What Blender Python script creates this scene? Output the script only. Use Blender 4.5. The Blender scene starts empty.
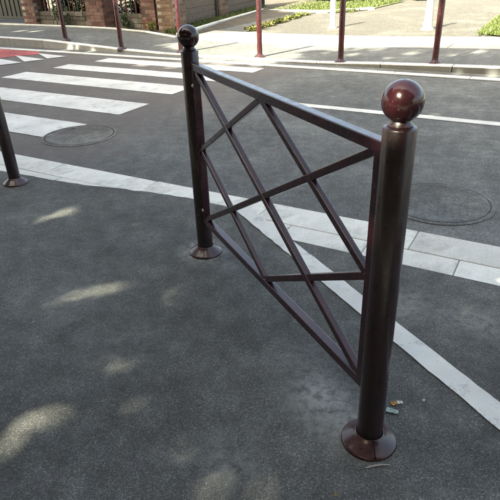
import bpy, bmesh, math, random
from mathutils import Vector, Matrix

random.seed(11)
SC = bpy.context.scene
COL = SC.collection
PI = math.pi

# ------------------------------------------------------------------ camera
CAM_H = 1.4657
cam_d = bpy.data.cameras.new('camera')
cam = bpy.data.objects.new('camera', cam_d)
COL.objects.link(cam)
SC.camera = cam
cam_d.sensor_width = 36.0
cam_d.lens = 36.0 * 538.6 / 500.0
cam_d.clip_start = 0.05
cam_d.clip_end = 2000
cam.matrix_world = (Matrix.Translation((0, 0, CAM_H))
                    @ Matrix.Rotation(PI / 2 - 0.498, 4, 'X')
                    @ Matrix.Rotation(-0.0384, 4, 'Z'))

# ------------------------------------------------------------------ sky and sun
SUN_EL = math.radians(40)
SUN_H = Vector((-0.7071, -0.7071))            # horizontal direction towards the sun
SUN = Vector((SUN_H.x * math.cos(SUN_EL), SUN_H.y * math.cos(SUN_EL), math.sin(SUN_EL)))
world = bpy.data.worlds.new('World')
SC.world = world
world.use_nodes = True
wn = world.node_tree
sky = wn.nodes.new('ShaderNodeTexSky')
sky.sky_type = 'NISHITA'
sky.sun_disc = False
sky.sun_elevation = SUN_EL
sky.sun_rotation = math.atan2(SUN_H.x, SUN_H.y)
sky.air_density = 0.5
sky.dust_density = 6.0
sky.ozone_density = 0.6
bg = wn.nodes['Background']
bg.inputs['Strength'].default_value = 0.11
wn.links.new(sky.outputs[0], bg.inputs['Color'])

sun_d = bpy.data.lights.new('sun', 'SUN')
sun_d.energy = 3.2
sun_d.angle = math.radians(0.53)
sun_d.color = (1.0, 0.97, 0.94)
sun = bpy.data.objects.new('sun', sun_d)
COL.objects.link(sun)
sun.rotation_euler = SUN.to_track_quat('Z', 'Y').to_euler()
sun.location = (-20, -20, 30)

SC.view_settings.view_transform = 'Standard'
SC.view_settings.look = 'None'
SC.view_settings.gamma = 1.0
SC.view_settings.exposure = 3.35
SC.view_settings.use_white_balance = True      # the camera's balance for open shade
SC.view_settings.white_balance_temperature = 8050
SC.view_settings.white_balance_tint = -3
SC.render.engine = 'CYCLES'

# ------------------------------------------------------------------ frame of the street
# s runs along the road, n across it (0 = camera's line, kerb at 2.98, far kerb at 8)
DS = Vector((0.8616, -0.5075))
DN = Vector((0.5075, 0.8616))


def W(s, n, z=0.0):
    return Vector((DS.x * s + DN.x * n, DS.y * s + DN.y * n, z))


def RC(x, y):
    return DS.x * x + DS.y * y, DN.x * x + DN.y * y


ZF_PTS = [(-80, .14), (-10.7, .14), (-9.46, .13), (-7.9, .06), (-6.8, .004), (-3.6, .0),
          (-2.4, .04), (-.8, .075), (2, .10), (80, .10)]


def zf(s):
    for (a, za), (b, zb) in zip(ZF_PTS, ZF_PTS[1:]):
        if s <= b:
            return za + (zb - za) * max(0, (s - a)) / (b - a)
    return .1


# ------------------------------------------------------------------ materials
def new_mat(name):
    m = bpy.data.materials.new(name)
    m.use_nodes = True
    nt = m.node_tree
    b = nt.nodes['Principled BSDF']
    return m, nt, b


def nd(nt, typ, **kw):
    n = nt.nodes.new(typ)
    for k, v in kw.items():
        setattr(n, k, v)
    return n


def ramp(nt, fac, stops, interp='LINEAR'):
    r = nt.nodes.new('ShaderNodeValToRGB')
    r.color_ramp.interpolation = interp
    el = r.color_ramp.elements
    while len(el) < len(stops):
        el.new(0.5)
    for e, (p, c) in zip(el, stops):
        e.position = p
        e.color = (c[0], c[1], c[2], 1) if isinstance(c, (tuple, list)) else (c, c, c, 1)
    nt.links.new(fac, r.inputs[0])
    return r.outputs[0]


def noise(nt, vec, scale, detail=2, rough=.5):
    n = nt.nodes.new('ShaderNodeTexNoise')
    n.inputs['Scale'].default_value = scale
    n.inputs['Detail'].default_value = detail
    n.inputs['Roughness'].default_value = rough
    if vec is not None:
        nt.links.new(vec, n.inputs['Vector'])
    return n.outputs['Fac']


def mixc(nt, fac, a, b, mode='MIX'):
    m = nt.nodes.new('ShaderNodeMix')
    m.data_type = 'RGBA'
    m.blend_type = mode
    for sock, v in ((m.inputs[0], fac), (m.inputs[6], a), (m.inputs[7], b)):
        if isinstance(v, (int, float)):
            sock.default_value = v
        elif isinstance(v, (tuple, list)):
            sock.default_value = (v[0], v[1], v[2], 1)
        else:
            nt.links.new(v, sock)
    return m.outputs[2]


def math_n(nt, op, a, b=None, clamp=False):
    m = nt.nodes.new('ShaderNodeMath')
    m.operation = op
    m.use_clamp = clamp
    for sock, v in ((m.inputs[0], a), (m.inputs[1], b)):
        if v is None:
            continue
        if isinstance(v, (int, float)):
            sock.default_value = v
        else:
            nt.links.new(v, sock)
    return m.outputs[0]


def bump(nt, b, height, strength, dist):
    bp = nt.nodes.new('ShaderNodeBump')
    bp.inputs['Strength'].default_value = strength
    bp.inputs['Distance'].default_value = dist
    nt.links.new(height, bp.inputs['Height'])
    nt.links.new(bp.outputs[0], b.inputs['Normal'])


def objco(nt):
    return nt.nodes.new('ShaderNodeTexCoord').outputs['Object']


def spot_mask(nt, co, x, y, r, hard=.5):
    """soft round spot in object xy"""
    v = nt.nodes.new('ShaderNodeVectorMath')
    v.operation = 'DISTANCE'
    nt.links.new(co, v.inputs[0])
    v.inputs[1].default_value = (x, y, 0)
    mr = nt.nodes.new('ShaderNodeMapRange')
    mr.inputs[1].default_value = r
    mr.inputs[2].default_value = r * hard
    mr.inputs[3].default_value = 0
    mr.inputs[4].default_value = 1
    mr.interpolation_type = 'SMOOTHSTEP'
    nt.links.new(v.outputs['Value'], mr.inputs[0])
    return mr.outputs[0]


def asphalt(name, dark, light, chip, grain=230, spots=(), tint=None, bumpd=.004, blotch=.55):
    m, nt, b = new_mat(name)
    co = objco(nt)
    big = noise(nt, co, 1.1, 4, .6)
    mid = noise(nt, co, 9, 4, .65)
    vor = nt.nodes.new('ShaderNodeTexVoronoi')
    vor.inputs['Scale'].default_value = grain
    nt.links.new(co, vor.inputs['Vector'])
    grn = noise(nt, co, grain * .9, 2, .6)
    # stones of the mix: each cell its own grey
    sep = nt.nodes.new('ShaderNodeSeparateColor')
    nt.links.new(vor.outputs['Color'], sep.inputs[0])
    stone = ramp(nt, sep.outputs[0], [(0, dark), (.55, tuple((a + c) / 2 for a, c in zip(dark, light))), (.86, light), (1, chip)])
    patch = ramp(nt, big, [(.28, blotch + .1), (.5, 1.0), (.72, 1.5)])
    patch2 = ramp(nt, mid, [(.28, .74), (.5, .98), (.74, 1.34)])
    c = mixc(nt, 1.0, stone, patch, 'MULTIPLY')
    c = mixc(nt, 1.0, c, patch2, 'MULTIPLY')
    pores = ramp(nt, grn, [(.30, .35), (.46, 1.0)])
    c = mixc(nt, .8, c, pores, 'MULTIPLY')
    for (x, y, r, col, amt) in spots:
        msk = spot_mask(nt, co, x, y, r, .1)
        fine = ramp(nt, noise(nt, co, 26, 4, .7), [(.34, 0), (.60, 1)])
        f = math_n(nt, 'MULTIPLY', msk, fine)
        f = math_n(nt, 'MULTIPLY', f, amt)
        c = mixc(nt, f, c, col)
    # stray pale grit and dark spots trodden into the surface
    vs_ = nt.nodes.new('ShaderNodeTexVoronoi')
    vs_.inputs['Scale'].default_value = 13
    nt.links.new(co, vs_.inputs['Vector'])
    s2 = nt.nodes.new('ShaderNodeSeparateColor')
    nt.links.new(vs_.outputs['Color'], s2.inputs[0])
    rad = math_n(nt, 'MULTIPLY', math_n(nt, 'POWER', s2.outputs[1], 6), .11)
    hit = math_n(nt, 'LESS_THAN', vs_.outputs['Distance'], rad)
    c = mixc(nt, math_n(nt, 'MULTIPLY', hit, .7), c, ramp(nt, s2.outputs[0], [(.0, .028), (.45, .03), (.5, .2), (1, .3)]))
    if tint:
        c = tint(nt, co, c)
    nt.links.new(c, b.inputs['Base Color'])
    b.inputs['Roughness'].default_value = .88
    b.inputs['Specular IOR Level'].default_value = .3
    h = math_n(nt, 'ADD', vor.outputs['Distance'], math_n(nt, 'MULTIPLY', grn, .6))
    bump(nt, b, h, .65, bumpd)
    return m


DUST_DAPPLE = (.25, .252, .242)  # real dust at the post feet; other spots paint sun dapples as colour
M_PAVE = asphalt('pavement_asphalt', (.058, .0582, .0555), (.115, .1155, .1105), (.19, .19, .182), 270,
                 spots=[(.24, 1.50, .2, DUST_DAPPLE, 1.1), (.30, 1.36, .16, DUST_DAPPLE, 1.0), (.381, 1.303, .13, DUST_DAPPLE, .6), (.18, 1.72, .2, DUST_DAPPLE, .3),
                        (-.27, 2.70, .20, (.25, .25, .24), 1.5), (-.62, 2.9, .2, DUST_DAPPLE, .35), (-.9, 2.3, .3, DUST_DAPPLE, .3), (-.55, 1.9, .35, DUST_DAPPLE, .2), (-.1, 1.25, .2, DUST_DAPPLE, .35), (-.13, 2.52, .12, DUST_DAPPLE, .4),
                        (.72, 2.1, .22, DUST_DAPPLE, .55), (1.0, 1.95, .2, DUST_DAPPLE, .5), (.62, 2.32, .15, DUST_DAPPLE, .4)], bumpd=.0035)


def zebra_tint(nt, co, c):
    dot = nt.nodes.new('ShaderNodeVectorMath')
    dot.operation = 'DOT_PRODUCT'
    nt.links.new(co, dot.inputs[0])
    dot.inputs[1].default_value = (DS.x, DS.y, 0)
    wob = math_n(nt, 'MULTIPLY', math_n(nt, 'SUBTRACT', noise(nt, co, .9, 3, .6), .5), 1.6)
    s = math_n(nt, 'ADD', dot.outputs['Value'], wob)
    up = nt.nodes.new('ShaderNodeMapRange')
    up.inputs[1].default_value = -3.1
    up.inputs[2].default_value = -3.9
    nt.links.new(s, up.inputs[0])
    return mixc(nt, math_n(nt, 'MULTIPLY', up.outputs[0], .55), c, (.118, .098, .092))


M_ROAD = asphalt('road_asphalt', (.074, .077, .077), (.118, .121, .120), (.19, .19, .185), 170,
                 tint=zebra_tint, bumpd=.003, blotch=.72)
M_FARPAVE = asphalt('far_pavement_asphalt', (.075, .078, .078), (.13, .132, .13), (.2, .2, .19), 120, blotch=.7)
M_RED = asphalt('red_asphalt', (.26, .055, .06), (.40, .10, .10), (.42, .2, .18), 120, blotch=.7)
M_DRIVE = asphalt('beige_gravel', (.050, .047, .042), (.082, .078, .070), (.115, .11, .10), 60, blotch=.85)


def concrete(name, c0, c1, sc=6, rough=.8, grime=(.12, .12, .11), amt=.5):
    m, nt, b = new_mat(name)
    co = objco(nt)
    gi = nt.nodes.new('ShaderNodeObjectInfo')
    big = noise(nt, co, sc, 5, .65)
    fine = noise(nt, co, 160, 2, .6)
    c = ramp(nt, big, [(.28, c0), (.7, c1)])
    c = mixc(nt, 1, c, ramp(nt, fine, [(.3, .82), (.7, 1.1)]), 'MULTIPLY')
    c = mixc(nt, 1, c, ramp(nt, gi.outputs['Random'], [(0, .8), (1, 1.06)]), 'MULTIPLY')
    st = ramp(nt, noise(nt, co, 2.6, 6, .72), [(.52, 0), (.72, 1)])
    c = mixc(nt, math_n(nt, 'MULTIPLY', st, amt), c, grime)
    nt.links.new(c, b.inputs['Base Color'])
    b.inputs['Roughness'].default_value = rough
    bump(nt, b, fine, .3, .003)
    return m


M_CONC = concrete('kerb_concrete', (.54, .535, .50), (.69, .685, .65), grime=(.27, .265, .245), amt=.85)
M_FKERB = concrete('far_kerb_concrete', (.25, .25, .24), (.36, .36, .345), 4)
M_FKERB_SHADED = concrete('shaded_kerb_concrete', (.085, .086, .084), (.125, .126, .124), 4)  # darker far kerb concrete: shade on the right stretch put into the colour
M_SLAB = concrete('pale_slab_concrete', (.32, .31, .28), (.42, .40, .37), 3, amt=.25)
M_WHITEP = concrete('white_post_paint', (.34, .33, .30), (.46, .45, .41), 5, amt=.25)


def paint(name, col, wear=.5, under=(.1, .1, .1)):
    m, nt, b = new_mat(name)
    co = objco(nt)
    w1 = noise(nt, co, 7, 6, .7)
    w2 = noise(nt, co, 120, 2, .6)
    w = math_n(nt, 'ADD', math_n(nt, 'MULTIPLY', w1, .72), math_n(nt, 'MULTIPLY', w2, .28))
    msk = ramp(nt, w, [(.53, 0), (.64, 1)])
    tone = ramp(nt, noise(nt, co, 2.2, 4, .6), [(.3, tuple(v * .72 for v in col)), (.7, col)])
    c = mixc(nt, math_n(nt, 'MULTIPLY', msk, wear), tone, under)
    nt.links.new(c, b.inputs['Base Color'])
    b.inputs['Roughness'].default_value = .7
    bump(nt, b, noise(nt, co, 170, 2, .6), .5, .003)
    return m


M_PAINT = paint('white_road_paint', (.60, .60, .585), .5)
M_LINE = paint('worn_white_line', (.60, .60, .575), .55, (.09, .09, .09))


def wine(name, c_dark, c_red, gl=1.0):
    m, nt, b = new_mat(name)
    co = objco(nt)
    n1 = noise(nt, co, 14, 5, .65)
    c = ramp(nt, n1, [(.3, c_dark), (.75, c_red)])
    chips = ramp(nt, noise(nt, co, 60, 3, .7), [(.66, 0), (.72, 1)])
    c = mixc(nt, math_n(nt, 'MULTIPLY', chips, .5), c, (.16, .11, .10))
    nt.links.new(c, b.inputs['Base Color'])
    r = ramp(nt, noise(nt, co, 30, 4, .6), [(.3, .20 * gl), (.75, .40 * gl)])
    nt.links.new(r, b.inputs['Roughness'])
    b.inputs['Coat Weight'].default_value = .2
    b.inputs['Coat Roughness'].default_value = .12
    bump(nt, b, noise(nt, co, 90, 2, .5), .06, .002)
    return m


M_WINE = wine('wine_red_enamel', (.0105, .0066, .0072), (.027, .0074, .0092), 1.2)
M_BAR = wine('wine_red_bar_enamel', (.018, .0070, .0100), (.062, .0115, .0190), .95)
M_BALL = wine('glossy_ball_enamel', (.009, .0042, .005), (.034, .0056, .0082), .6)
M_WINEF = wine('far_red_enamel', (.022, .0055, .0065), (.048, .008, .010))  # redder enamel for the far bollards
M_FLANGE = wine('worn_flange_enamel', (.017, .008, .0088), (.066, .019, .022), 1.1)


def plain(name, col, rough=.6, metal=0, var=.25, sc=20):
    m, nt, b = new_mat(name)
    co = objco(nt)
    c = ramp(nt, noise(nt, co, sc, 4, .6), [(.3, tuple(v * (1 - var) for v in col)), (.7, tuple(min(1, v * (1 + var)) for v in col))])
    nt.links.new(c, b.inputs['Base Color'])
    b.inputs['Roughness'].default_value = rough
    b.inputs['Metallic'].default_value = metal
    return m


def island(name, stops, rough=.85, sc=18, bumps=.5, trans=0):
    """colour by piece: every brick / stone / leaf its own tone"""
    m, nt, b = new_mat(name)
    g = nt.nodes.new('ShaderNodeNewGeometry')
    co = objco(nt)
    c = ramp(nt, g.outputs['Random Per Island'], stops)
    if sc:
        nz = noise(nt, co, sc, 4, .65)
        c = mixc(nt, 1, c, ramp(nt, nz, [(.3, .72), (.7, 1.2)]), 'MULTIPLY')
        if bumps:
            bump(nt, b, nz, bumps, .01)
    nt.links.new(c, b.inputs['Base Color'])
    b.inputs['Roughness'].default_value = rough
    if trans:
        tr = nt.nodes.new('ShaderNodeBsdfTranslucent')
        nt.links.new(c, tr.inputs['Color'])
        mx = nt.nodes.new('ShaderNodeMixShader')
        mx.inputs[0].default_value = trans
        out = nt.nodes['Material Output']
        nt.links.new(b.outputs[0], mx.inputs[1])
        nt.links.new(tr.outputs[0], mx.inputs[2])
        nt.links.new(mx.outputs[0], out.inputs['Surface'])
    return m


M_BRICK = island('red_brick', [(0, (.05, .024, .02)), (.4, (.10, .042, .034)), (.75, (.13, .062, .048)), (1, (.17, .10, .078))])
M_BRICKT = island('tan_brick', [(0, (.075, .046, .032)), (.5, (.125, .074, .046)), (1, (.16, .105, .07))])
M_MORTAR = plain('mortar', (.22, .20, .17), .95)
M_RUBBLE = island('rubble_stone', [(0, (.05, .045, .038)), (.4, (.10, .088, .07)), (.8, (.14, .12, .10)), (1, (.18, .165, .14))])
M_BOARD = island('weathered_board', [(0, (.10, .075, .055)), (.5, (.15, .115, .085)), (1, (.2, .165, .13))])
M_RAILW = plain('red_brown_rail', (.05, .017, .015), .6)
M_GATE = plain('dark_green_gate_metal', (.018, .024, .020), .5)
M_LEAF = island('tree_leaf', [(0, (.035, .055, .018)), (.5, (.055, .085, .025)), (1, (.085, .12, .035))], .55, 0, 0, .22)
M_SHRUB = island('shrub_leaf', [(0, (.02, .035, .014)), (.5, (.04, .065, .022)), (1, (.075, .10, .035))], .55, 0, 0, .2)
M_SHRUBY = island('yellow_shrub_leaf', [(0, (.06, .085, .015)), (.5, (.13, .15, .02)), (1, (.24, .23, .04))], .55, 0, 0, .25)
M_GRASS = island('grass_blade', [(0, (.035, .055, .012)), (.5, (.06, .085, .018)), (1, (.10, .12, .03))], .6, 0, 0, .2)
M_FLOWER = island('low_yellow_plants', [(0, (.05, .075, .02)), (.45, (.09, .11, .025)), (.7, (.2, .18, .04)), (1, (.3, .26, .1))], .6, 0, 0, .2)
M_SOIL = plain('soil', (.06, .05, .038), .95, 0, .4, 5)
M_LAWN = plain('lawn_ground', (.06, .075, .025), .95, 0, .35, 3)
M_EARTH = plain('earth_ground', (.07, .075, .045), .95, 0, .3, .6)
M_BARK = plain('bark', (.10, .085, .065), .9, 0, .5, 14)
M_IRON = asphalt('cast_iron_lid', (.10, .098, .092), (.145, .14, .132), (.19, .185, .175), 260, bumpd=.002)
M_GAP = plain('dark_joint_dirt', (.022, .021, .019), .95, 0, .3, 60)
M_JOINT = plain('joint_mortar', (.17, .165, .15), .95, 0, .4, 30)
M_STEEL = plain('pale_bolt_steel', (.62, .61, .58), .5, 0, .1)
M_ORANGE = plain('orange_filter_paper', (.48, .24, .06), .8)
M_PAPERW = plain('white_paper', (.6, .58, .53), .8, 0, .12)
M_PAPERG = plain('pale_green_paper', (.30, .38, .35), .7, 0, .3, 60)
M_TWIG = plain('dry_twig', (.32, .3, .27), .9)
M_DRYLEAF = plain('dry_leaf', (.28, .18, .07), .8, 0, .4, 60)


# ------------------------------------------------------------------ mesh helpers
def mk(name, verts, faces, mat, parent=None, smooth=False, bevel=0):
    me = bpy.data.meshes.new(name)
    me.from_pydata([tuple(v) for v in verts], [], faces)
    me.materials.append(mat)
    if smooth:
        for f in me.polygons:
            f.use_smooth = True
    me.update()
    o = bpy.data.objects.new(name, me)
    COL.objects.link(o)
    if parent:
        o.parent = parent
    if bevel:
        b = o.modifiers.new('bevel', 'BEVEL')
        b.width = bevel
        b.segments = 2
        b.limit_method = 'ANGLE'
        b.angle_limit = math.radians(40)
    return o


def tag(o, label=None, cat=None, group=None, kind=None):
    if label:
        o['label'] = label
    if cat:
        o['category'] = cat
    if group:
        o['group'] = group
    if kind:
        o['kind'] = kind
    return o


def empty(name, loc, label, cat, group=None, rz=0):
    o = bpy.data.objects.new(name, None)
    o.empty_display_size = .1
    COL.objects.link(o)
    o.location = loc
    o.rotation_euler = (0, 0, rz)
    return tag(o, label, cat, group)


BOXF = [(0, 3, 2, 1), (4, 5, 6, 7), (0, 1, 5, 4), (1, 2, 6, 5), (2, 3, 7, 6), (3, 0, 4, 7)]


def boxv(x0, x1, y0, y1, z0, z1):
    return [(x0, y0, z0), (x1, y0, z0), (x1, y1, z0), (x0, y1, z0), (x0, y0, z1), (x1, y0, z1), (x1, y1, z1), (x0, y1, z1)]


class MB:
    def __init__(self):
        self.v = []
        self.f = []

    def add(self, vs, fs):
        k = len(self.v)
        self.v += [tuple(a) for a in vs]
        self.f += [tuple(i + k for i in f) for f in fs]

    def box(self, *a):
        self.add(boxv(*a), BOXF)

    def bar(self, a, b, w, h, up=Vector((0, 0, 1))):
        a, b = Vector(a), Vector(b)
        d = (b - a).normalized()
        side = d.cross(up)
        if side.length < 1e-4:
            side = d.cross(Vector((1, 0, 0)))
        side.normalize()
        u = side.cross(d).normalized()
        vs = []
        for p in (a, b):
            for sx, sy in ((-1, -1), (1, -1), (1, 1), (-1, 1)):
                vs.append(p + side * (sx * w / 2) + u * (sy * h / 2))
        self.add(vs, [(0, 1, 2, 3)[::-1], (4, 5, 6, 7), (0, 1, 5, 4), (1, 2, 6, 5), (2, 3, 7, 6), (3, 0, 4, 7)])

    def tube(self, pts, rad, seg=8):
        pts = [Vector(p) for p in pts]
        k = len(self.v)
        for i, p in enumerate(pts):
            d = (pts[min(i + 1, len(pts) - 1)] - pts[max(i - 1, 0)]).normalized()
            a = d.orthogonal().normalized()
            if abs(d.z) > .3:
                a = Vector((1, 0, 0)) - d * d.x
                a.normalize()
            b = d.cross(a)
            r = rad[i] if isinstance(rad, (list, tuple)) else rad
            for j in range(seg):
                t = 2 * PI * j / seg
                self.v.append(tuple(p + a * math.cos(t) * r + b * math.sin(t) * r))
        for i in range(len(pts) - 1):
            for j in range(seg):
                j2 = (j + 1) % seg
                self.f.append((k + i * seg + j, k + i * seg + j2, k + (i + 1) * seg + j2, k + (i + 1) * seg + j))
        self.f.append(tuple(k + j for j in range(seg))[::-1])
        e = k + (len(pts) - 1) * seg
        self.f.append(tuple(e + j for j in range(seg)))

    def lathe(self, prof, seg=40, a0=0, a1=2 * PI):
        full = abs(a1 - a0 - 2 * PI) < 1e-5
        k = len(self.v)
        cols = seg if full else seg + 1
        for (r, z) in prof:
            for j in range(cols):
                t = a0 + (a1 - a0) * j / seg
                self.v.append((r * math.cos(t), r * math.sin(t), z))
        for i in range(len(prof) - 1):
            for j in range(seg):
                j2 = (j + 1) % cols if full else j + 1
                self.f.append((k + i * cols + j, k + i * cols + j2, k + (i + 1) * cols + j2, k + (i + 1) * cols + j))

    def build(self, name, mat, parent=None, smooth=False, bevel=0):
        return mk(name, self.v, self.f, mat, parent, smooth, bevel)


def smooth_by_angle(o, deg=35):
    for f in o.data.polygons:
        f.use_smooth = True
    bm = bmesh.new()
    bm.from_mesh(o.data)
    bmesh.ops.recalc_face_normals(bm, faces=bm.faces)
    lim = math.radians(deg)
    for e in bm.edges:
        if len(e.link_faces) == 2 and e.calc_face_angle(0) > lim:
            e.smooth = False
    bm.to_mesh(o.data)
    bm.free()
    return o


def copy_tree(o, parent=None):
    c = o.copy()
    COL.objects.link(c)
    c.parent = parent
    for ch in list(o.children):
        copy_tree(ch, c)
    return c


# ------------------------------------------------------------------ setting: ground, road, pavements
def sheet(name, outline, z, mat, kind='structure', parent=None):
    vs = [W(s, n, z(s) if callable(z) else z) for s, n in outline]
    o = mk(name, vs, [tuple(range(len(vs)))], mat, parent)
    if o.data.polygons[0].normal.z < 0:
        o.data.flip_normals()
    if kind:
        o['kind'] = kind
    return o


def strip(name, s_list, n_fn0, n_fn1, zfn, mat, kind='structure', parent=None):
    vs, fs = [], []
    for i, s in enumerate(s_list):
        vs += [W(s, n_fn0(s), zfn(s)), W(s, n_fn1(s), zfn(s))]
        if i:
            fs.append((2 * i - 2, 2 * i, 2 * i + 1, 2 * i - 1))
    o = mk(name, vs, fs, mat, parent)
    if kind:
        o['kind'] = kind
    return o


g = mk('ground', [(-500, -500, -.12), (500, -500, -.12), (500, 500, -.12), (-500, 500, -.12)], [(0, 1, 2, 3)], M_EARTH)
g['kind'] = 'structure'

ROAD_Z = -.02
road = strip('road', [-90, 90], lambda s: 2.9, lambda s: 8.06, lambda s: ROAD_Z, M_ROAD)
sheet('red_road_surface', [(-30, 4.4), (-10.9, 4.4), (-8.80, 7.38), (-9.1, 7.6), (-30, 7.6)], ROAD_Z + .004, M_RED)

# near pavement: the asphalt laps irregularly over the inner row of kerb stones
edge = [(60, 2.54), (-1.2, 2.54), (-1.42, 2.55)]
wig = [(-1.62, 2.77), (-1.77, 2.785), (-2.0, 2.80), (-2.3, 2.79), (-2.65, 2.735), (-3.0, 2.675), (-3.4, 2.64), (-3.9, 2.61), (-4.6, 2.56), (-60, 2.54)]
fine_edge = list(edge)
prev = edge[-1]
for p in wig:
    steps = max(1, min(14, int(abs(p[0] - prev[0]) / .06)))
    for i in range(1, steps + 1):
        t = i / steps
        fine_edge.append((prev[0] + (p[0] - prev[0]) * t, prev[1] + (p[1] - prev[1]) * t + random.uniform(-.008, .008)))
    prev = p
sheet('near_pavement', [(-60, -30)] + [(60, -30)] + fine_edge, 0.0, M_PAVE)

# ------------------------------------------------------------------ near kerb band: two rows of flush stones
kerb = mk('near_kerb', [W(-24, 2.5, -.012), W(20, 2.5, -.012), W(20, 2.97, -.012), W(-24, 2.97, -.012)], [(0, 1, 2, 3)], M_JOINT)
kerb['kind'] = 'structure'


def stone(parent, name, s0, s1, n0, n1, z0, zt0, zt1, mat, bev=.006):
    vs = [W(s0, n0, z0), W(s1, n0, z0), W(s1, n1, z0), W(s0, n1, z0),
          W(s0, n0, zt0), W(s1, n0, zt1), W(s1, n1, zt1), W(s0, n1, zt0)]
    c = sum((Vector(v) for v in vs), Vector()) / 8
    o = mk(name, [v - c for v in vs], BOXF, mat, parent, False, bev)
    o.location = c
    return o


s = -14.3
while s < 11:
    L = .98
    j = random.uniform(-.0015, .0015)
    stone(kerb, 'kerb_stone', s + .002, s + L - .002, 2.733 + random.uniform(-.002, .002), 2.98 + random.uniform(-.003, .003), -.085, -.006 + j, -.006 + j, M_CONC)
    s += L
s = -14.8
while s < 11:
    L = .5
    j = random.uniform(-.001, .001)
    stone(kerb, 'kerb_stone', s + .002, s + L - .002, 2.53, 2.729 + random.uniform(-.002, .002), -.085, -.007 + j, -.007 + j, M_CONC)
    s += L

# ------------------------------------------------------------------ far kerb and far pavement
fk = strip('far_kerb', [-40, 30], lambda s: 7.99, lambda s: 8.14, lambda s: -.03, M_GAP)
s = -23.4
while s < 16:
    L = 1.0
    ks = stone(fk, 'kerb_stone', s + .005, s + L - .005, 8.0, 8.15, -.1, zf(s) - .014, zf(s + L) - .014, M_FKERB if s < -5 else M_FKERB_SHADED, .004)
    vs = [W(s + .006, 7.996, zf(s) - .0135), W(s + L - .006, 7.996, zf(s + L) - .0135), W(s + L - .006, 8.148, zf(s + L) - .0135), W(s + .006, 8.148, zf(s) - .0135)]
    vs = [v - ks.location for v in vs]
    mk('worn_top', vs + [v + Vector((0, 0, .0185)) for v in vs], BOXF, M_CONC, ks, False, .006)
    s += L
s = -23.1
gut = strip('far_gutter', [-40, 30], lambda s: 7.60, lambda s: 7.99, lambda s: ROAD_Z + .004, M_FARPAVE)
while s < 16:
    L = 1.0
    stone(gut, 'channel_stone', s + .005, s + L - .005, 7.62, 7.76, -.08, ROAD_Z + .012, ROAD_Z + .012, M_CONC, .005)
    s += L

SL = [-60, -20, -14, -10.7, -10, -9.46, -8.7, -7.9, -7.3, -6.8, -6, -5, -4, -3.6, -3, -2.4, -1.6, -.8, .6, 2, 6, 30, 60]


def back_edge(s):
    if s < -8.3:
        return 9.9
    if s < -7.3:
        return 9.9 - (s + 8.3) * .25
    return 9.65


strip('far_pavement', SL, lambda s: 8.15, back_edge, lambda s: zf(s), M_FARPAVE)
# pale edging along the back of the pavement up to the corner
edg = strip('pavement_edging', [q for q in SL if q <= -7.3], lambda s: back_edge(s) - .005, lambda s: back_edge(s) + .12, lambda s: zf(s) + .004, M_GAP)
s = -22.3
while s < -7.4:
    L = 1.0 if s < -8.6 else .5
    e0, e1 = back_edge(s), back_edge(s + L)
    vs = []
    for (ss, nn, zz) in ((s + .004, e0, -.05), (s + L - .004, e1, -.05), (s + L - .004, e1 + .1, -.05), (s + .004, e0 + .1, -.05)):
        vs.append(W(ss, nn, zz))
    vs += [v + Vector((0, 0, .05 + zf(q) + .03)) for v, q in zip(vs, (s, s + L, s + L, s))]
    mk('edging_stone', vs, BOXF, M_CONC, edg, False, .008)
    s += L
# garden soil strip between edging and wall
strip('garden_soil', [q for q in SL if q <= -7.3], lambda s: back_edge(s) + .115, lambda s: 30, lambda s: zf(s) - .002, M_SOIL)

# concrete crossing slab strip
slabs = strip('crossing_strip', [q for q in SL if -7.3 <= q], lambda s: 9.64, lambda s: 11.03, lambda s: zf(s) - .006, M_GAP)
s = -7.2
while s < 14:
    L = 1.35
    vs = []
    for (ss, nn) in ((s + .006, 9.655), (s + L - .006, 9.655), (s + L - .006, 11.02), (s + .006, 11.02)):
        vs.append(W(ss, nn, zf(ss) - .02))
    vs += [v + Vector((0, 0, .026)) for v in vs]
    mk('concrete_slab', vs, BOXF, M_SLAB, slabs, False, .006)
    s += L

# driveway, dark side path, lawn
strip('driveway', [q for q in SL if -7.3 <= q], lambda s: 11.03, lambda s: 40, lambda s: zf(s) - .004, M_DRIVE)
path_out = [(-7.0, 9.66), (-6.42, 11.1), (-6.5, 12.2), (-6.75, 14.7), (-6.6, 15.45), (-8.36, 15.45), (-8.12, 13.72), (-7.83, 12.0), (-7.62, 10.86), (-7.3, 9.9)]
sheet('side_path', path_out, lambda s: zf(max(s, -6.9)) + .012, M_FARPAVE)
lawn = sheet('lawn', [(-8.5, 15.5), (-6.0, 15.5), (-5.4, 16.4), (-5.2, 19.5), (-9.5, 19.5)], .02, M_LAWN)
lawn2 = sheet('side_lawn', [(-1.62, 11.5), (-1.25, 11.12), (12, 11.12), (12, 24), (-1.3, 24), (-1.75, 14)], lambda s: .085, M_LAWN)

# verge kerb stones along the path
vk = sheet('verge_kerb', [(-7.6, 10.8), (-7.5, 10.8), (-8.3, 15.5), (-8.4, 15.5)], .02, M_GAP)


def kerb_run(parent, pts, w, top, L, mat, name='kerb_stone'):
    for (a, b) in zip(pts, pts[1:]):
        A, B = W(*a), W(*b)
        d = (B - A)
        n = max(1, round(d.length / L))
        u = d.normalized()
        sd = Vector((-u.y, u.x, 0)) * w / 2
        for i in range(n):
            p, q = A + d * (i / n) + u * .004, A + d * ((i + 1) / n) - u * .004
            vs = [p - sd, q - sd, q + sd, p + sd]
            vs = [Vector((v.x, v.y, -.05)) for v in vs] + [Vector((v.x, v.y, top)) for v in vs]
            mk(name, vs, BOXF, mat, parent, False, .01)


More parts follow.
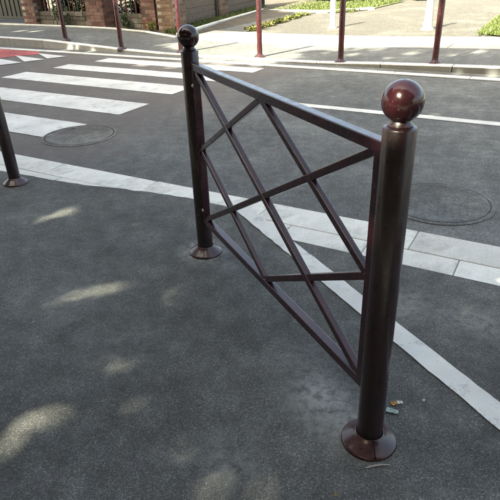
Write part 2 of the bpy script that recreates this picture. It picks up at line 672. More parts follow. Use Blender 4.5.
kerb_run(vk, [(-7.45, 9.98), (-7.6, 10.86), (-7.83, 12.0), (-8.12, 13.72), (-8.4, 15.52)], .12, .09, .8, M_CONC)
kerb_run(vk, [(-8.34, 15.55), (-6.4, 15.5), (-5.3, 16.6)], .12, .07, .8, M_CONC)

# ------------------------------------------------------------------ painted markings (parts of the road)
PZ = ROAD_Z + .0045


def mark(parent, name, pts, mat, z=PZ, jag=.0035):
    vs = []
    n = len(pts)
    for i in range(n):
        a, b = pts[i], pts[(i + 1) % n]
        L = math.hypot(b[0] - a[0], b[1] - a[1])
        k = max(1, int(L / .05)) if L < 8 else max(1, int(L / .3))
        for q in range(k):
            t = q / k
            vs.append(W(a[0] + (b[0] - a[0]) * t + random.uniform(-jag, jag), a[1] + (b[1] - a[1]) * t + random.uniform(-jag, jag), z))
    o = mk(name, vs, [tuple(range(len(vs)))], mat, parent)
    if o.data.polygons[0].normal.z < 0:
        o.data.flip_normals()
    return o


K = 1.0136
for (s0, s1, n0, n1) in [(-7.5, -4.22, 3.43, 3.95), (-7.45, -4.17, 4.38, 4.90), (-7.40, -4.22, 5.40, 5.87), (-7.25, -4.12, 6.27, 6.62), (-7.02, -3.95, 6.98, 7.33)]:
    mark(road, 'crosswalk_stripe', [(s0 * K, n0 * K), (s1 * K, n0 * K), (s1 * K, n1 * K), (s0 * K, n1 * K)], M_PAINT)
mark(road, 'centre_line', [(-2.62, 5.52), (30, 5.52), (30, 5.65), (-2.62, 5.65)], M_PAINT)
for i in range(8):
    mark(road, 'ramp_tooth', [(-8.03 - .14 * i, 7.32 - .385 * i), (-8.20 - .14 * i, 7.01 - .385 * i), (-8.90 - .24 * i, 7.42 - .335 * i)], M_PAINT, PZ + .004)
# worn white line across the near pavement, running on over the inner kerb row
A, B = Vector((-.095, 3.26)), Vector((1.42, .10))
dl = (B - A).normalized()
nl = Vector((-dl.y, dl.x)) * .052
ln = []
N = 70
for side in (1, -1):
    rng = range(N + 1) if side == 1 else range(N, -1, -1)
    for i in rng:
        p = A + (B - A) * (i / N) + nl * side + Vector((random.uniform(-.003, .003), random.uniform(-.003, .003)))
        p = p + Vector((.052, .018))
        ln.append((p.x, p.y, .0045))
o = mk('painted_line', ln, [tuple(range(len(ln)))], M_LINE)
if o.data.polygons[0].normal.z < 0:
    o.data.flip_normals()
o.parent = bpy.data.objects['near_pavement']


# ------------------------------------------------------------------ manhole covers
def manhole(x, y, r, label, rz, mat, fm, gap=.012):
    e = empty('manhole_cover', (x, y, ROAD_Z), label, 'manhole cover', 'manhole covers in the road', rz)
    m = MB()
    m.lathe([(r + .035, -.02), (r + .035, .0055), (r + gap, .0085), (r + gap, -.02)], 56)
    smooth_by_angle(m.build('frame', fm, e))
    m = MB()
    m.lathe([(r + gap + .0005, .0058), (r - .004, .0058)], 56)
    m.build('joint', M_GAP, e)
    m = MB()
    m.lathe([(r, -.02), (r, .0085), (r - .03, .0095), (r - .034, .007), (.02, .007), (0.0001, .007)], 56)
    lid = smooth_by_angle(m.build('lid', mat, e))
    m = MB()
    st = .052
    k = int(r / st) + 1
    for i in range(-k, k + 1):
        for j in range(-k, k + 1):
            cx, cy = (i + .5 * (j % 2)) * st, j * st * .87
            if math.hypot(cx, cy) < r - .06:
                m.box(cx - .016, cx + .016, cy - .007, cy + .007, .006, .0083)
    tag(m.build('tread_bars', mat, lid), kind='stuff')
    m = MB()
    m.box(-.02, .02, r - .075, r - .05, .0066, .0098)
    m.build('key_slot', M_GAP, lid)
    return e


manhole(-1.63, 5.22, .325, 'round iron manhole cover beside the end of a crosswalk stripe', .5, M_IRON, M_IRON)
manhole(1.275, 3.295, .32, 'round manhole cover dulled by road dust, touching the pale kerb band', 1.2, M_ROAD, M_ROAD, .006)

# ------------------------------------------------------------------ barrier and bollards
PR, PH, BR, BZ = .0425, 1.088, .0515, 1.149


def post_parts(parent, seam, mat=M_WINE, fl=M_FLANGE, rivets=()):
    """shaft, collar, ball and two-part base flange, local origin on the ground"""
    m = MB()
    m.lathe([(PR, .0), (PR, PH - .006), (PR - .002, PH - .002), (PR - .006, PH), (.03, PH + .001)], 48)
    smooth_by_angle(m.build('shaft', mat, parent))
    m = MB()
    m.lathe([(.031, PH - .002), (.033, PH + .004), (.027, PH + .010), (.024, PH + .018)], 40)
    smooth_by_angle(m.build('collar', mat, parent), 60)
    m = MB()
    pr = []
    for i in range(25):
        t = -PI / 2 + PI * i / 24
        pr.append((max(.0002, BR * math.cos(t)), BZ + BR * math.sin(t)))
    m.lathe(pr, 48)
    smooth_by_angle(m.build('ball_cap', M_BALL if mat is M_WINE else mat, parent), 60)
    prof = [(.0925, .000), (.0925, .009), (.090, .012), (.085, .0145), (.060, .034), (.050, .0415), (.0475, .046), (.0455, .047), (.0432, .044)]
    for k in range(2):
        m = MB()
        gp = .022
        m.lathe(prof, 26, seam + k * PI + gp, seam + k * PI + PI - gp)
        smooth_by_angle(m.build('base_flange', fl, parent), 50)
    m = MB()
    m.lathe([(.086, .001), (.083, .0095), (.056, .032), (.0435, .038)], 40)
    smooth_by_angle(m.build('flange_core', M_GAP, parent), 50)


def bollard(x, y, z, label, mat, group, seam):
    e = empty('bollard', (x, y, z), label, 'bollard', group)
    post_parts(e, seam, mat)
    return e


N0, L0 = Vector((.381, 1.303, 0)), Vector((-.251, 2.696, 0))
u = (L0 - N0).normalized()
bar_rot = math.atan2(u.y, u.x)
LEN = (L0 - N0).length
barrier = empty('pedestrian_barrier', N0, 'wine-red metal barrier of two ball-topped posts joined by a cross-and-diamond panel', 'barrier', None, bar_rot)
# local frame: x from near post to far post, y sideways, z up
for px, seam in ((0, math.radians(-88) - bar_rot), (LEN, math.radians(-95) - bar_rot)):
    pe = bpy.data.objects.new('post', None)
    COL.objects.link(pe)
    pe.parent = barrier
    pe.location = (px, 0, 0)
    post_parts(pe, seam)
ZT, ZB, TH = 1.022, .221, .03
X0, X1 = PR + .016, LEN - PR - .016
XM, ZM = (X0 + X1) / 2, (ZT + ZB) / 2
BV = .003


def rail(name, a, b, w=TH, h=TH, parent=barrier, mat=M_BAR):
    m = MB()
    m.bar((a[0], 0, a[1]), (b[0], 0, b[1]), w, h, Vector((0, 0, 1)) if abs(b[0] - a[0]) > 1e-4 else Vector((1, 0, 0)))
    return m.build(name, mat, parent, False, BV)


rail('top_rail', (X0 - .02, ZT), (X1 + .02, ZT), .034, .034)
rail('bottom_rail', (X0 - .02, ZB), (X1 + .02, ZB), .034, .034)
for x in (X0, X1):
    rail('upright', (x, ZB - .017), (x, ZT + .0165), .0335, .031)
i0, i1 = X0 + .017, X1 - .017
t0, t1 = ZB + .015, ZT - .015
rail('diagonal_brace', (i0, t0), (i1, t1), .026, .026)
rail('diagonal_brace', (i0, t1), (i1, t0), .0235, .026)
for a, b in (((i0 - .004, ZM), (XM, t1 + .002)), ((XM, t1 + .002), (i1 + .004, ZM)), ((i1 + .004, ZM), (XM, t0 - .002)), ((XM, t0 - .002), (i0 - .004, ZM))):
    rail('diamond_brace', a, b, .0215, .026)

# pale fixing bolts on the far upright
for z in (.935, .285):
    m = MB()
    m.tube([(X1, .012, z), (X1, .020, z), (X1, .0225, z)], [.0085, .0085, .005], 12)
    m.build('bolt', M_STEEL, barrier)
# weld beads where the braces meet the frame and cross
wz = []
for x, z in ((i0, ZM), (i1, ZM), (XM - .016, t1), (XM + .016, t1), (XM - .016, t0), (XM + .016, t0), (i0 + .012, t0 + .004), (i1 - .012, t1 - .004), (i0 + .012, t1 - .004), (i1 - .012, t0 + .004)):
    m = MB()
    pr = [(max(.0002, .011 * math.cos(-PI / 2 + PI * i / 6)), .008 * math.sin(-PI / 2 + PI * i / 6)) for i in range(7)]
    m.lathe(pr, 10)
    k = m.build('weld_bead', M_BAR, barrier, True)
    k.location = (x, random.choice((-.004, .004)), z)
    k.rotation_euler = (PI / 2 + random.uniform(-.2, .2), random.uniform(-.5, .5), 0)
    k.scale = (random.uniform(.9, 1.3), 1.0, random.uniform(1.2, 1.6))

# the bollards
bollard(-1.78, 3.92, 0, 'dark wine-red bollard on the barrier side, beside the manhole and crosswalk', M_WINE, 'bollards along the kerbs', -1.2)
FG = 'bollards along the kerbs'
for (s, n, lab) in [(-8.96, 8.22, 'red ball-topped bollard on the far kerb in front of the brick pillars, farthest from driveway'),
                    (-7.35, 8.05, 'red ball-topped bollard on the far kerb at the red ramp end of the crosswalk'),
                    (-6.11, 8.22, 'red ball-topped bollard at the middle of the crosswalk on its far side'),
                    (-4.52, 8.24, 'bright red sunlit bollard at the corner of the crosswalk and side path'),
                    (-3.05, 8.10, 'red bollard with shaded foot on the far kerb, in line with first white post'),
                    (-1.68, 8.20, 'red bollard with shaded foot on the far kerb, near the second white post')]:
    p = W(s, n, zf(s))
    bollard(p.x, p.y, p.z, lab, M_WINEF, FG, -1.7)


# ------------------------------------------------------------------ garden wall: pillars, plinths, fences
def brick_block(name, origin, rz, wx, wy, h, mat, parent, bl=.215, bh=.062, j=.011):
    """bricks laid in bond round a mortar core: one joined mesh of bricks"""
    o = MB()
    core = MB()
    core.box(-wx / 2 + .008, wx / 2 - .008, -wy / 2 + .008, wy / 2 - .008, 0, h)
    c = core.build('mortar', M_MORTAR, parent)
    z = .0
    row = 0
    dpt = .1
    while z + bh < h + .01:
        for face in range(4):
            L = wx if face % 2 == 0 else wy
            x = -L / 2 + (0 if (row + face) % 2 == 0 else -bl / 2)
            while x < L / 2 - .02:
                a, b = max(x, -L / 2), min(x + bl, L / 2)
                if b - a > .03:
                    off = random.uniform(-.003, .003)
                    D = (wy if face % 2 == 0 else wx) / 2
                    a_, b_ = a + .0, b
                    v = boxv(a_, b_, -D + off, -D + dpt, z, z + bh)
                    # trim at corners so that bricks of adjoining faces do not overlap
                    v = [(min(max(q[0], -L / 2 + (dpt + .001 if (row + face) % 2 else 0)), L / 2 - (dpt + .001 if (row + face) % 2 else 0)), q[1], q[2]) for q in v]
                    R = Matrix.Rotation(face * PI / 2, 3, 'Z')
                    if abs(v[1][0] - v[0][0]) > .02:
                        o.add([R @ Vector(q) for q in v], BOXF)
                x += bl + j
        z += bh + j
        row += 1
    b = o.build(name, mat, parent)
    b['kind'] = 'stuff'
    return b, c


def pillar(s, n, w, h, mat, label, d=None):
    p = W(s, n, zf(s) - .02)
    e = empty('brick_pillar', p, label, 'pillar', 'brick pillars of the garden wall', math.atan2(DS.y, DS.x))
    brick_block('bricks', None, 0, w, d or w, h, mat, e)
    m = MB()
    k = w / 2 + .04
    m.box(-k, k, -(d or w) / 2 - .04, (d or w) / 2 + .04, h + .01, h + .07)
    m.build('coping', M_CONC, e, False, .01)
    return e


pillar(-12.33, 10.48, .46, 1.75, M_BRICK, 'red brick pillar next to the dark green gate')
pillar(-9.82, 10.28, .52, 1.75, M_BRICK, 'red brick pillar standing between two shrub-filled fence bays')
pillar(-8.50, 10.52, .38, 1.75, M_BRICK, 'brown brick pillar paired with the tan corner pillar')
pillar(-8.01, 10.54, .46, 1.75, M_BRICKT, 'tan brick pillar at the corner of the garden wall')
pillar(-8.50, 13.25, .40, 1.75, M_BRICKT, 'tan brick pillar between weathered board panels along side path')


def stone_row(parent, s0, s1, n0, n1, h, z0):
    """low plinth of rubble stones between two pillars"""
    core = MB()
    a = [W(s0, n0 + .02, z0 - .05), W(s1, n0 + .02, z0 - .05), W(s1, n1 - .02, z0 - .05), W(s0, n1 - .02, z0 - .05)]
    core.add(a + [v + Vector((0, 0, h + .03)) for v in a], BOXF)
    core.build('mortar', M_MORTAR, parent)
    z = 0
    m = MB()
    while z < h:
        hh = random.uniform(.08, .13)
        s = s0
        while s < s1 - .05:
            L = min(random.uniform(.12, .34), s1 - s)
            off = random.uniform(-.012, .012)
            q = [W(s + .008, n0 + off, z0 + z), W(s + L - .008, n0 + off + random.uniform(-.006, .006), z0 + z), W(s + L - .008, n1, z0 + z), W(s + .008, n1, z0 + z)]
            t = [v + Vector((0, 0, hh - .014)) for v in q]
            m.add(q + t, BOXF)
            s += L
        z += hh
    b = m.build('stones', M_RUBBLE, parent)
    b['kind'] = 'stuff'


def fence_bay(s0, s1, n, label):
    e = empty('fence_bay', (0, 0, 0), label, 'fence', 'fence bays of the garden wall')
    zz = zf((s0 + s1) / 2)
    stone_row(e, s0, s1, n - .1, n + .1, .24, zz)
    for z in (.66, 1.35):
        m = MB()
        m.bar(W(s0, n, zz + z), W(s1, n, zz + z), .05, .07)
        m.build('rail', M_RAILW, e, False, .004)
    k = int((s1 - s0) / .14)
    for i in range(k):
        s = s0 + (i + .5) * (s1 - s0) / k
        m = MB()
        m.bar(W(s, n - .036, zz + .2), W(s, n - .036, zz + 1.5), .035, .02, Vector((DN.x, DN.y, 0)))
        m.build('picket', M_RAILW if i % 3 else M_GATE, e, False, .002)
    return e


fence_bay(-12.08, -10.10, 10.45, 'picket fence with red-brown rail on rubble plinth, between two red brick pillars')
fence_bay(-9.55, -8.70, 10.45, 'short picket fence on rubble plinth beside the brown brick pillar')

# dark gate left of the first pillar
ge = empty('garden_gate', W(-14.0, 10.45, .14), 'dark green metal gate with vertical bars left of the brick pillar', 'gate', None, math.atan2(DS.y, DS.x))
m = MB()
m.box(-1.4, 1.4, -.01, .01, .08, 1.6)
m.build('sheet', M_GATE, ge)
for x in (-1.4, -.02, 1.4):
    m = MB()
    m.box(x - .035, x + .035, -.04, .035, .02, 1.7)
    m.build('frame_post', M_GATE, ge, False, .004)
for i in range(16):
    x = -1.3 + i * .173
    m = MB()
    m.box(x - .015, x + .015, -.03, -.0105, .1, 1.6)
    m.build('bar', M_GATE, ge, False, .003)
for z in (.12, .85, 1.55):
    m = MB()
    m.box(-1.36, 1.36, -.045, -.031, z - .03, z + .03)
    m.build('cross_rail', M_GATE, ge, False, .003)
m = MB()
m.lathe([(.03, .0), (.03, .02), (.0001, .03)], 16)
k = m.build('knob', M_STEEL, ge)
k.rotation_euler = (PI / 2, 0, 0)
k.location = (.1, -.05, .9)


def board_panel(a, b, label):
    A, B = W(*a), W(*b)
    d = B - A
    e = empty('board_fence', A, label, 'fence', 'board fences along the side path', math.atan2(d.y, d.x))
    L = d.length
    z = .04
    while z < 1.5:
        hh = random.uniform(.12, .15)
        m = MB()
        off = random.uniform(-.006, .006)
        m.box(.0, L, -.016 + off, .016 + off, z, z + hh - .004)
        m.build('board', M_BOARD, e, False, .003)
        z += hh
    for x in (.06, L - .06):
        m = MB()
        m.box(x - .04, x + .04, -.075, -.024, -.05, 1.6)
        m.build('fence_post', M_GATE, e, False, .004)
    return e


board_panel((-8.15, 10.80), (-8.42, 13.02), 'weathered grey-brown board fence between the corner pillar and next tan pillar')
board_panel((-8.55, 13.48), (-8.95, 16.6), 'weathered grey-brown board fence beyond the tan pillar, towards the lawn')


# white posts on the driveway
def white_post(s, n, label, w0, w1, head):
    p = W(s, n, zf(s))
    e = empty('white_post', p, label, 'post', 'white posts at the driveway', math.atan2(DS.y, DS.x))
    m = MB()
    m.lathe([(w0 * .62, -.03), (w0 * .62, .03), (w0 * .5, .05), (w1 * .5, .72), (w1 * .46, .76)] + ([(w1 * .3, .79), (w1 * .3, .86)] if head else [(w1 * .44, .95)]) + [(w1 * .55, .9 if head else .97), (w1 * .55, 1.0), (w1 * .3, 1.06), (.0001, 1.08)], 24)
    smooth_by_angle(m.build('shaft', M_WHITEP, e), 40)
    m = MB()
    m.lathe([(w0 * .62 + .03, -.03), (w0 * .62 + .03, .012), (w0 * .6, .016)], 24)
    smooth_by_angle(m.build('foot', M_FKERB, e), 40)
    return e


white_post(-4.84, 12.24, 'white concrete post standing near the yellow plant strip', .125, .12, False)
white_post(-2.72, 12.16, 'white tapered concrete post standing near the side lawn', .18, .12, True)


# ------------------------------------------------------------------ plants
def leaf_mesh(name, pts, mat, parent, size, flat=0.0, aspect=.6):
    vs, fs = [], []
    for p in pts:
        sz = size * random.uniform(.65, 1.3)
        t, ph = random.uniform(0, 2 * PI), random.uniform(-1, 1)
        d = Vector((math.cos(t), math.sin(t), ph * (1 - flat))).normalized()
        sd = d.cross(Vector((random.uniform(-1, 1), random.uniform(-1, 1), 1.2))).normalized() * sz * aspect / 2
        k = len(vs)
        nrm = d.cross(sd).normalized() * sz * .12
        vs += [p - d * sz / 2, p + sd + nrm, p + d * sz / 2, p - sd + nrm]
        fs += [(k, k + 1, k + 2), (k, k + 2, k + 3)]
    o = mk(name, vs, fs, mat, parent)
    return o


def ell_points(c, r, n, lumps=7, shell=.35):
    """points in clumps spread through an ellipsoid"""
    cl = []
    for _ in range(lumps):
        while True:
            v = Vector((random.uniform(-1, 1), random.uniform(-1, 1), random.uniform(-1, 1)))
            if v.length < .75:
                break
        cl.append((v, random.uniform(.28, .5)))
    out = []
    while len(out) < n:
        v, rr = random.choice(cl)
        q = Vector((random.gauss(0, 1), random.gauss(0, 1), random.gauss(0, 1))).normalized() * rr * random.uniform(shell, 1)
        w = v + q
        out.append(Vector((c[0] + w.x * r[0], c[1] + w.y * r[1], max(.01, c[2] + w.z * r[2]))))
    return out


def shrub(s, n, r, h, label, mat, count, size, group='shrubs in the gardens'):
    p = W(s, n, zf(s))
    e = empty('shrub', p, label, 'shrub', group)
    pts = ell_points((0, 0, h * .52), (r, r, h * .55), count, 9)
    leaf_mesh('foliage', pts, mat, e, size)
    m = MB()
    for i in range(5):
        a = random.uniform(0, 2 * PI)
        m.tube([(0, 0, -.02), (math.cos(a) * r * .2, math.sin(a) * r * .2, h * .3), (math.cos(a) * r * .5, math.sin(a) * r * .5, h * .75)], [.018, .012, .005], 6)
    m.build('stems', M_BARK, e)
    return e


shrub(-11.7, 10.85, .42, 1.3, 'small dark green shrub behind fence, next to the pillar by the gate', M_SHRUB, 700, .08)
shrub(-11.05, 10.18, .26, .5, 'low leafy shrub in front of the picket fence plinth, middle of the wide bay', M_SHRUB, 420, .06)
shrub(-10.5, 10.85, .45, 1.4, 'dark green shrub behind picket fence, against the taller red pillar', M_SHRUB, 800, .08)
shrub(-9.25, 10.85, .40, 1.2, 'green shrub behind the short picket fence', M_SHRUB, 700, .08)
shrub(-9.05, 10.2, .22, .38, 'low grey-green shrub in front of the short picket fence', M_SHRUB, 330, .05)
shrub(-8.3, 10.16, .16, .22, 'tiny yellow-green plant at the foot of the paired pillars', M_SHRUBY, 160, .05)


def hedge(s0, s1, n, w, h, label, count):
    c = W((s0 + s1) / 2, n, zf((s0 + s1) / 2))
    e = empty('hedge', c, label, 'hedge', 'hedges behind the fence bays', math.atan2(DS.y, DS.x))
    L = (s1 - s0) / 2
    pts = [Vector((random.uniform(-L, L), random.uniform(-w / 2, w / 2) + .06 * math.sin(q * .37), random.uniform(.0, h) ** .95)) for q in range(count)]
    leaf_mesh('foliage', pts, M_SHRUB, e, .10)
    m = MB()
    k = int(L * 2 / .3)
    for i in range(k):
        x = -L + (i + .5) * 2 * L / k
        m.tube([(x, 0, -.03), (x + .03, .02, h * .5), (x - .02, 0, h * .85)], [.02, .014, .006], 6)
    m.build('stems', M_BARK, e)


hedge(-12.05, -10.1, 11.15, .7, 1.5, 'dark clipped hedge behind the wide picket fence bay', 5200)
hedge(-9.55, -8.7, 11.15, .7, 1.5, 'dark clipped hedge behind the short picket fence bay', 2600)
for i, (s, n, r, h, mt, lab) in enumerate([
        (-8.0, 18.6, .8, 1.0, M_SHRUB, 'dark round shrub at the back of the lawn, beside the board fence'),
        (-7.1, 18.7, .6, .8, M_SHRUBY, 'bright yellow-green shrub between dark shrubs behind the lawn'),
        (-6.2, 19.2, .9, 1.1, M_SHRUB, 'dark shrub behind the lawn, next to the yellow-green one'),
        (-4.9, 20.0, .8, .9, M_SHRUB, 'dark shrub at the edge of driveway beyond the lawn')]):
    shrub(s, n, r, h, lab, mt, 1500, .10)


def blades(name, poly_fn, count, h, mat, label=None, cat=None, parent=None, z=0.0, wid=.012):
    vs, fs = [], []
    for _ in range(count):
        s, n, zz = poly_fn()
        p = W(s, n, zz)
        a = random.uniform(0, 2 * PI)
        hh = h * random.uniform(.5, 1.3)
        lean = Vector((random.uniform(-1, 1), random.uniform(-1, 1), 0)) * hh * .45
        sd = Vector((math.cos(a), math.sin(a), 0)) * wid
        k = len(vs)
        vs += [p - sd, p + sd, p + lean * .4 + sd * .7 + Vector((0, 0, hh * .6)), p + lean * .4 - sd * .7 + Vector((0, 0, hh * .6)), p + lean + Vector((0, 0, hh))]
        fs += [(k, k + 1, k + 2, k + 3), (k + 3, k + 2, k + 4)]
    o = mk(name, vs, fs, mat, parent)
    tag(o, label, cat, None, 'stuff')
    return o


def rnd_lawn():
    n = random.uniform(15.55, 19.3)
    return random.uniform(-9.0, -5.6 + (n - 16) * .1), n, .02


def rnd_side():
    return random.uniform(-1.6, 3.2) if random.random() < .6 else random.uniform(-1.6, -.6), random.uniform(11.15, 16), .085


def rnd_verge():
    n = random.uniform(10.1, 16.2)
    base = -7.5 - (n - 10.0) * .165
    return base - random.uniform(.07, .42), n, zf(-7.6)


blades('grass', rnd_lawn, 9000, .07, M_GRASS, 'short sunlit lawn grass behind the side path', 'grass', wid=.016)
blades('grass', rnd_side, 9000, .08, M_GRASS, 'sunlit green grass at the right of the driveway', 'grass', wid=.016)
blades('grass', rnd_verge, 4200, .10, M_GRASS, 'strip of grass along the foot of the board fence', 'grass', wid=.012)


def rnd_flower():
    n = random.uniform(11.2, 14.9)
    c = -6.42 - (n - 11.2) * .075
    k = math.sin(n * 7.3) * .3 + .7
    return c + random.uniform(-.16, .16) * k, n, .0


pts = []
for _ in range(1900):
    s, n, z = rnd_flower()
    pts.append(W(s, n, zf(s) + random.uniform(.01, .11) * random.uniform(.5, 1)))
fb = leaf_mesh('flower_strip', pts, M_FLOWER, None, .06)
tag(fb, 'strip of low yellow-green plants between side path and driveway', 'plants', None, 'stuff')


# ------------------------------------------------------------------ street trees behind the viewpoint (unseen; crowns shaped to throw the dappled shade)
TAN = 1 / math.tan(SUN_EL)
SINE = math.sin(SUN_EL)


def shadow_xy(p, z=0):
    return p.x - SUN_H.x * TAN * (p.z - z), p.y - SUN_H.y * TAN * (p.z - z)


LIT = [(-2.05, 11.2), (-1.35, 10.5), (-1.1, 9.75), (-1.35, 9.3), (-.66, 8.72), (.26, 8.45), (.99, 8.85), (1.05, 9.6), (1.6, 9.95), (2.7, 9.75), (4.3, 9.3), (6.5, 8.4),
       (30, 12), (30, 60), (-6, 60), (-.2, 17.6), (.3, 17.0), (1.7, 16.6), (.1, 13.0), (-.9, 12.9), (-1.3, 11.9)]


def inside(x, y, poly):
    c = False
    j = len(poly) - 1
    for i in range(len(poly)):
        xi, yi = poly[i]
        xj, yj = poly[j]
        if (yi > y) != (yj > y) and x < (xj - xi) * (y - yi) / (yj - yi) + xi:
            c = not c
        j = i
    return c


# openings cut in the crowns so sunbeams reach set spots on the ground (x, y, radius)
GAPS = [(-.90, 2.55, .045), (-1.03, 2.48, .03), (-.78, 2.33, .02), (-.92, 2.27, .04), (-1.02, 2.22, .03), (-.63, 2.37, .01),
        (-1.01, 1.66, .03), (-.84, 1.44, .02), (-.74, 1.41, .01), (-.88, 1.26, .02),
        (-.42, 1.22, .01), (-.12, 1.17, .03), (-.28, 1.12, .01), (.1, 1.13, .01),
        (-1.30, 3.28, .045), (-1.18, 3.32, .02), (-.75, 3.06, .01), (.24, 1.52, .022), (.32, 1.40, .0), (.98, 1.98, .0),
        (.70, 2.08, .0),
        (2.88, 7.46, .07), (3.26, 7.28, .08),
        (-3.45, 11.2, .14), (-3.15, 11.3, .12), (-2.9, 10.9, .1), (-5.0, 13.6, .14), (-4.6, 13.4, .12),
        (2.3, 8.65, .1), (2.7, 8.95, .12), (3.3, 8.6, .13), (1.8, 9.2, .1), (3.7, 8.8, .13),
        (-1.6, 9.2, .12), (-1.1, 8.9, .12), (-.5, 8.45, .1)]
for _ in range(26):
    GAPS.append((random.uniform(-1.5, .15), random.uniform(1.02, 3.35), random.uniform(-.012, .012)))
for _ in range(7):
    GAPS.append((random.uniform(.45, 1.3), random.uniform(1.5, 2.4), random.uniform(-.015, .0)))
for _ in range(14):
    GAPS.append((random.uniform(-2.5, 2.6), random.uniform(3.6, 6.6), random.uniform(-.02, .0)))
# beam that catches the near post's ball and the end of the top rail
bx, by = .374 - SUN_H.x * TAN * 1.149, 1.303 - SUN_H.y * TAN * 1.149
GAPS += [(bx, by, .05)]
bx, by = .33 - SUN_H.x * TAN * 1.03, 1.40 - SUN_H.y * TAN * 1.03



def place_leaf(p, size):
    """None where the sun comes through the crowns; leaves at a small opening stand just beside it"""
    x, y = shadow_xy(p)
    jx, jy = x + random.gauss(0, .14), y + random.gauss(0, .14)
    if inside(jx, jy, LIT):
        return None
    for gx, gy, r in GAPS:
        dx, dy = x - gx, y - gy
        if abs(dx) > .45 or abs(dy) > .45:
            continue
        al, ac = (dx + dy) * .7071 * SINE, (dx - dy) * .7071   # seen along the sunbeam
        d = math.hypot(al, ac)
        lim = r * .9 + size * .305
        if d < lim:
            k = (lim + random.uniform(0, .03)) / max(d, .01)
            al, ac = al * k / SINE, ac * k
            nx, ny = (al + ac) * .7071, (al - ac) * .7071
            p = p + Vector((nx - dx, ny - dy, 0))
            x, y = shadow_xy(p)
    return p


def street_tree(s, n, h, r, base, label, count, size):
    p = W(s, n, 0)
    e = empty('street_tree', p, label, 'tree', 'street trees behind the barrier')
    m = MB()
    m.tube([(0, 0, -.05), (.03, .02, .4), (.02, -.04, 1.6), (-.05, .03, base + .5), (.05, 0, h * .6), (0, .05, h * .85)], [.27, .2, .18, .16, .1, .03], 12)
    for i in range(11):
        a = i * 2.4 + random.uniform(-.3, .3)
        z0 = base * .85 + (h * .75 - base) * i / 11
        rr = r * random.uniform(.55, .85)
        m.tube([(0, 0, z0), (math.cos(a) * rr * .45, math.sin(a) * rr * .45, z0 + rr * .35), (math.cos(a) * rr, math.sin(a) * rr, z0 + rr * .6)], [.07, .05, .015], 7)
    smooth_by_angle(m.build('trunk', M_BARK, e))
    cz, rz = (h + base) / 2, (h - base) / 2
    pts = []
    tries = 0
    while len(pts) < count and tries < count * 6:
        tries += 1
        v = Vector((random.uniform(-1, 1), random.uniform(-1, 1), random.uniform(-1, 1)))
        l = v.length
        if l > 1 or l < .2:
            continue
        lump = .84 + .16 * math.sin(v.x * 7 + s) * math.sin(v.y * 6.3 + n) * math.sin(v.z * 5)
        if l > lump:
            continue
        q = Vector((v.x * r, v.y * r, cz + v.z * rz))
        q2 = place_leaf(q + p, size)
        if q2 is not None:
            pts.append(q2 - p)
    leaf_mesh('crown', pts, M_LEAF, e, size, 0.35, .75)
    return e


TREES = [(-16.5, -3.8, 11.5, 5.0, 3.2, 'leafy street tree on near pavement, farthest along past the gate side'),
         (-9.8, -4.2, 11.8, 5.2, 3.2, 'leafy street tree on near pavement, opposite the red ramp'),
         (-3.6, -4.4, 12.2, 5.2, 3.2, 'leafy street tree on near pavement, behind the bollard by the crosswalk'),
         (2.6, -4.4, 12.0, 5.2, 3.2, 'leafy street tree on near pavement, right behind the barrier'),
         (9.0, -4.0, 11.6, 5.2, 3.2, 'leafy street tree on near pavement, beyond the barrier towards the side lawn')]
for (s, n, h, r, b, lab) in TREES:
    street_tree(s, n, h, r, b, lab, 17000, .30)
street_tree(-11.4, .6, 12.5, 4.2, 4.6, 'tall street tree close to the near kerb opposite the garden gate', 14000, .30)
street_tree(-17.4, .4, 12.5, 4.4, 4.6, 'tall street tree close to the near kerb well past the garden gate', 13000, .30)

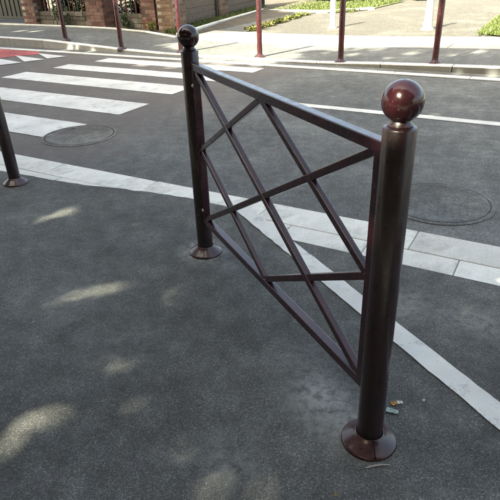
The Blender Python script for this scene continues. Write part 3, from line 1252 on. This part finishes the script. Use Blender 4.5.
# ------------------------------------------------------------------ unseen house added behind the trees to block low sky
M_RENDER = concrete('house_render', (.17, .155, .13), (.23, .21, .18), 1.2)
M_PANE = plain('window_glass', (.02, .025, .03), .08, 0, .1)
he = empty('unseen_house', W(0, -11.5, 0), 'unseen rendered two-storey house added behind the street trees to block low sky', 'house', None, math.atan2(DS.y, DS.x))
m = MB()
m.box(-32, 32, -9, 0, -.1, 7.6)
m.build('wall', M_RENDER, he)
m = MB()
m.add([(-32.4, .4, 7.61), (32.4, .4, 7.61), (32.4, -9.4, 7.61), (-32.4, -9.4, 7.61), (-32.4, -4.5, 10), (32.4, -4.5, 10)], [(0, 1, 5, 4), (1, 2, 5), (2, 3, 4, 5), (3, 0, 4), (3, 2, 1, 0)])
m.build('roof', M_BRICKT, he)
for i in range(16):
    for z in (1.0, 4.3):
        x = -30 + i * 4
        m = MB()
        m.box(x - .65, x + .65, -.02, .03, z, z + 1.7)
        w_ = m.build('window', M_WHITEP, he)
        m = MB()
        m.box(x - .57, x + .57, .031, .04, z + .08, z + 1.62)
        m.build('pane', M_PANE, w_)

# ------------------------------------------------------------------ litter
def scrap(name, x, y, w, h, mat, label, cat, rz, parent=None):
    vs, fs = [], []
    nx, ny = 5, 3
    for j in range(ny + 1):
        for i in range(nx + 1):
            fx, fy = i / nx - .5, j / ny - .5
            vs.append((fx * w * (1 - .3 * abs(fy)), fy * h * (1 - .4 * fx), .003 + .005 * abs(math.sin(fx * 6 + fy * 4)) + random.uniform(0, .0015)))
    for j in range(ny):
        for i in range(nx):
            k = j * (nx + 1) + i
            fs.append((k, k + 1, k + nx + 2, k + nx + 1))
    o = mk(name, vs, fs, mat)
    o.parent = parent
    o.location = (x, y, .002)
    o.rotation_euler = (0, 0, rz)
    md = o.modifiers.new('thickness', 'SOLIDIFY')
    md.thickness = .0006
    return tag(o, label, cat)


e = empty('wrapper', (.518, 1.462, 0), 'small orange and white wrapper lying behind the nearest barrier post foot', 'wrapper', None, .1)
scrap('orange_end', -.011, 0, .022, .018, M_ORANGE, None, None, .15, e)
scrap('white_end', .012, .001, .022, .015, M_PAPERW, None, None, -.1, e)
scrap('paper_scrap', .492, 1.424, .046, .021, M_PAPERG, 'pale green crumpled paper scrap next to the orange wrapper', 'paper scrap', -.45)
m = MB()
m.tube([(-.04, -.004, .003), (-.015, .001, .004), (.015, .004, .005), (.042, .003, .003)], [.002, .0028, .0026, .0014], 6)
tw = m.build('twig', M_TWIG)
tw.location = (.385, 1.190, .001)
tw.rotation_euler = (0, 0, .02)
tag(tw, 'thin curved dry twig on the asphalt in front of the nearest post foot', 'twig')
for (x, y, lab) in [(.235, 1.09, 'tiny dry leaf fragment below the pale dust stain'), (.62, 1.47, 'tiny pale scrap beside the white line near the post')]:
    scrap('leaf_fragment', x, y, .012, .008, M_DRYLEAF if y < 1.2 else M_PAPERW, lab, 'leaf', .7)
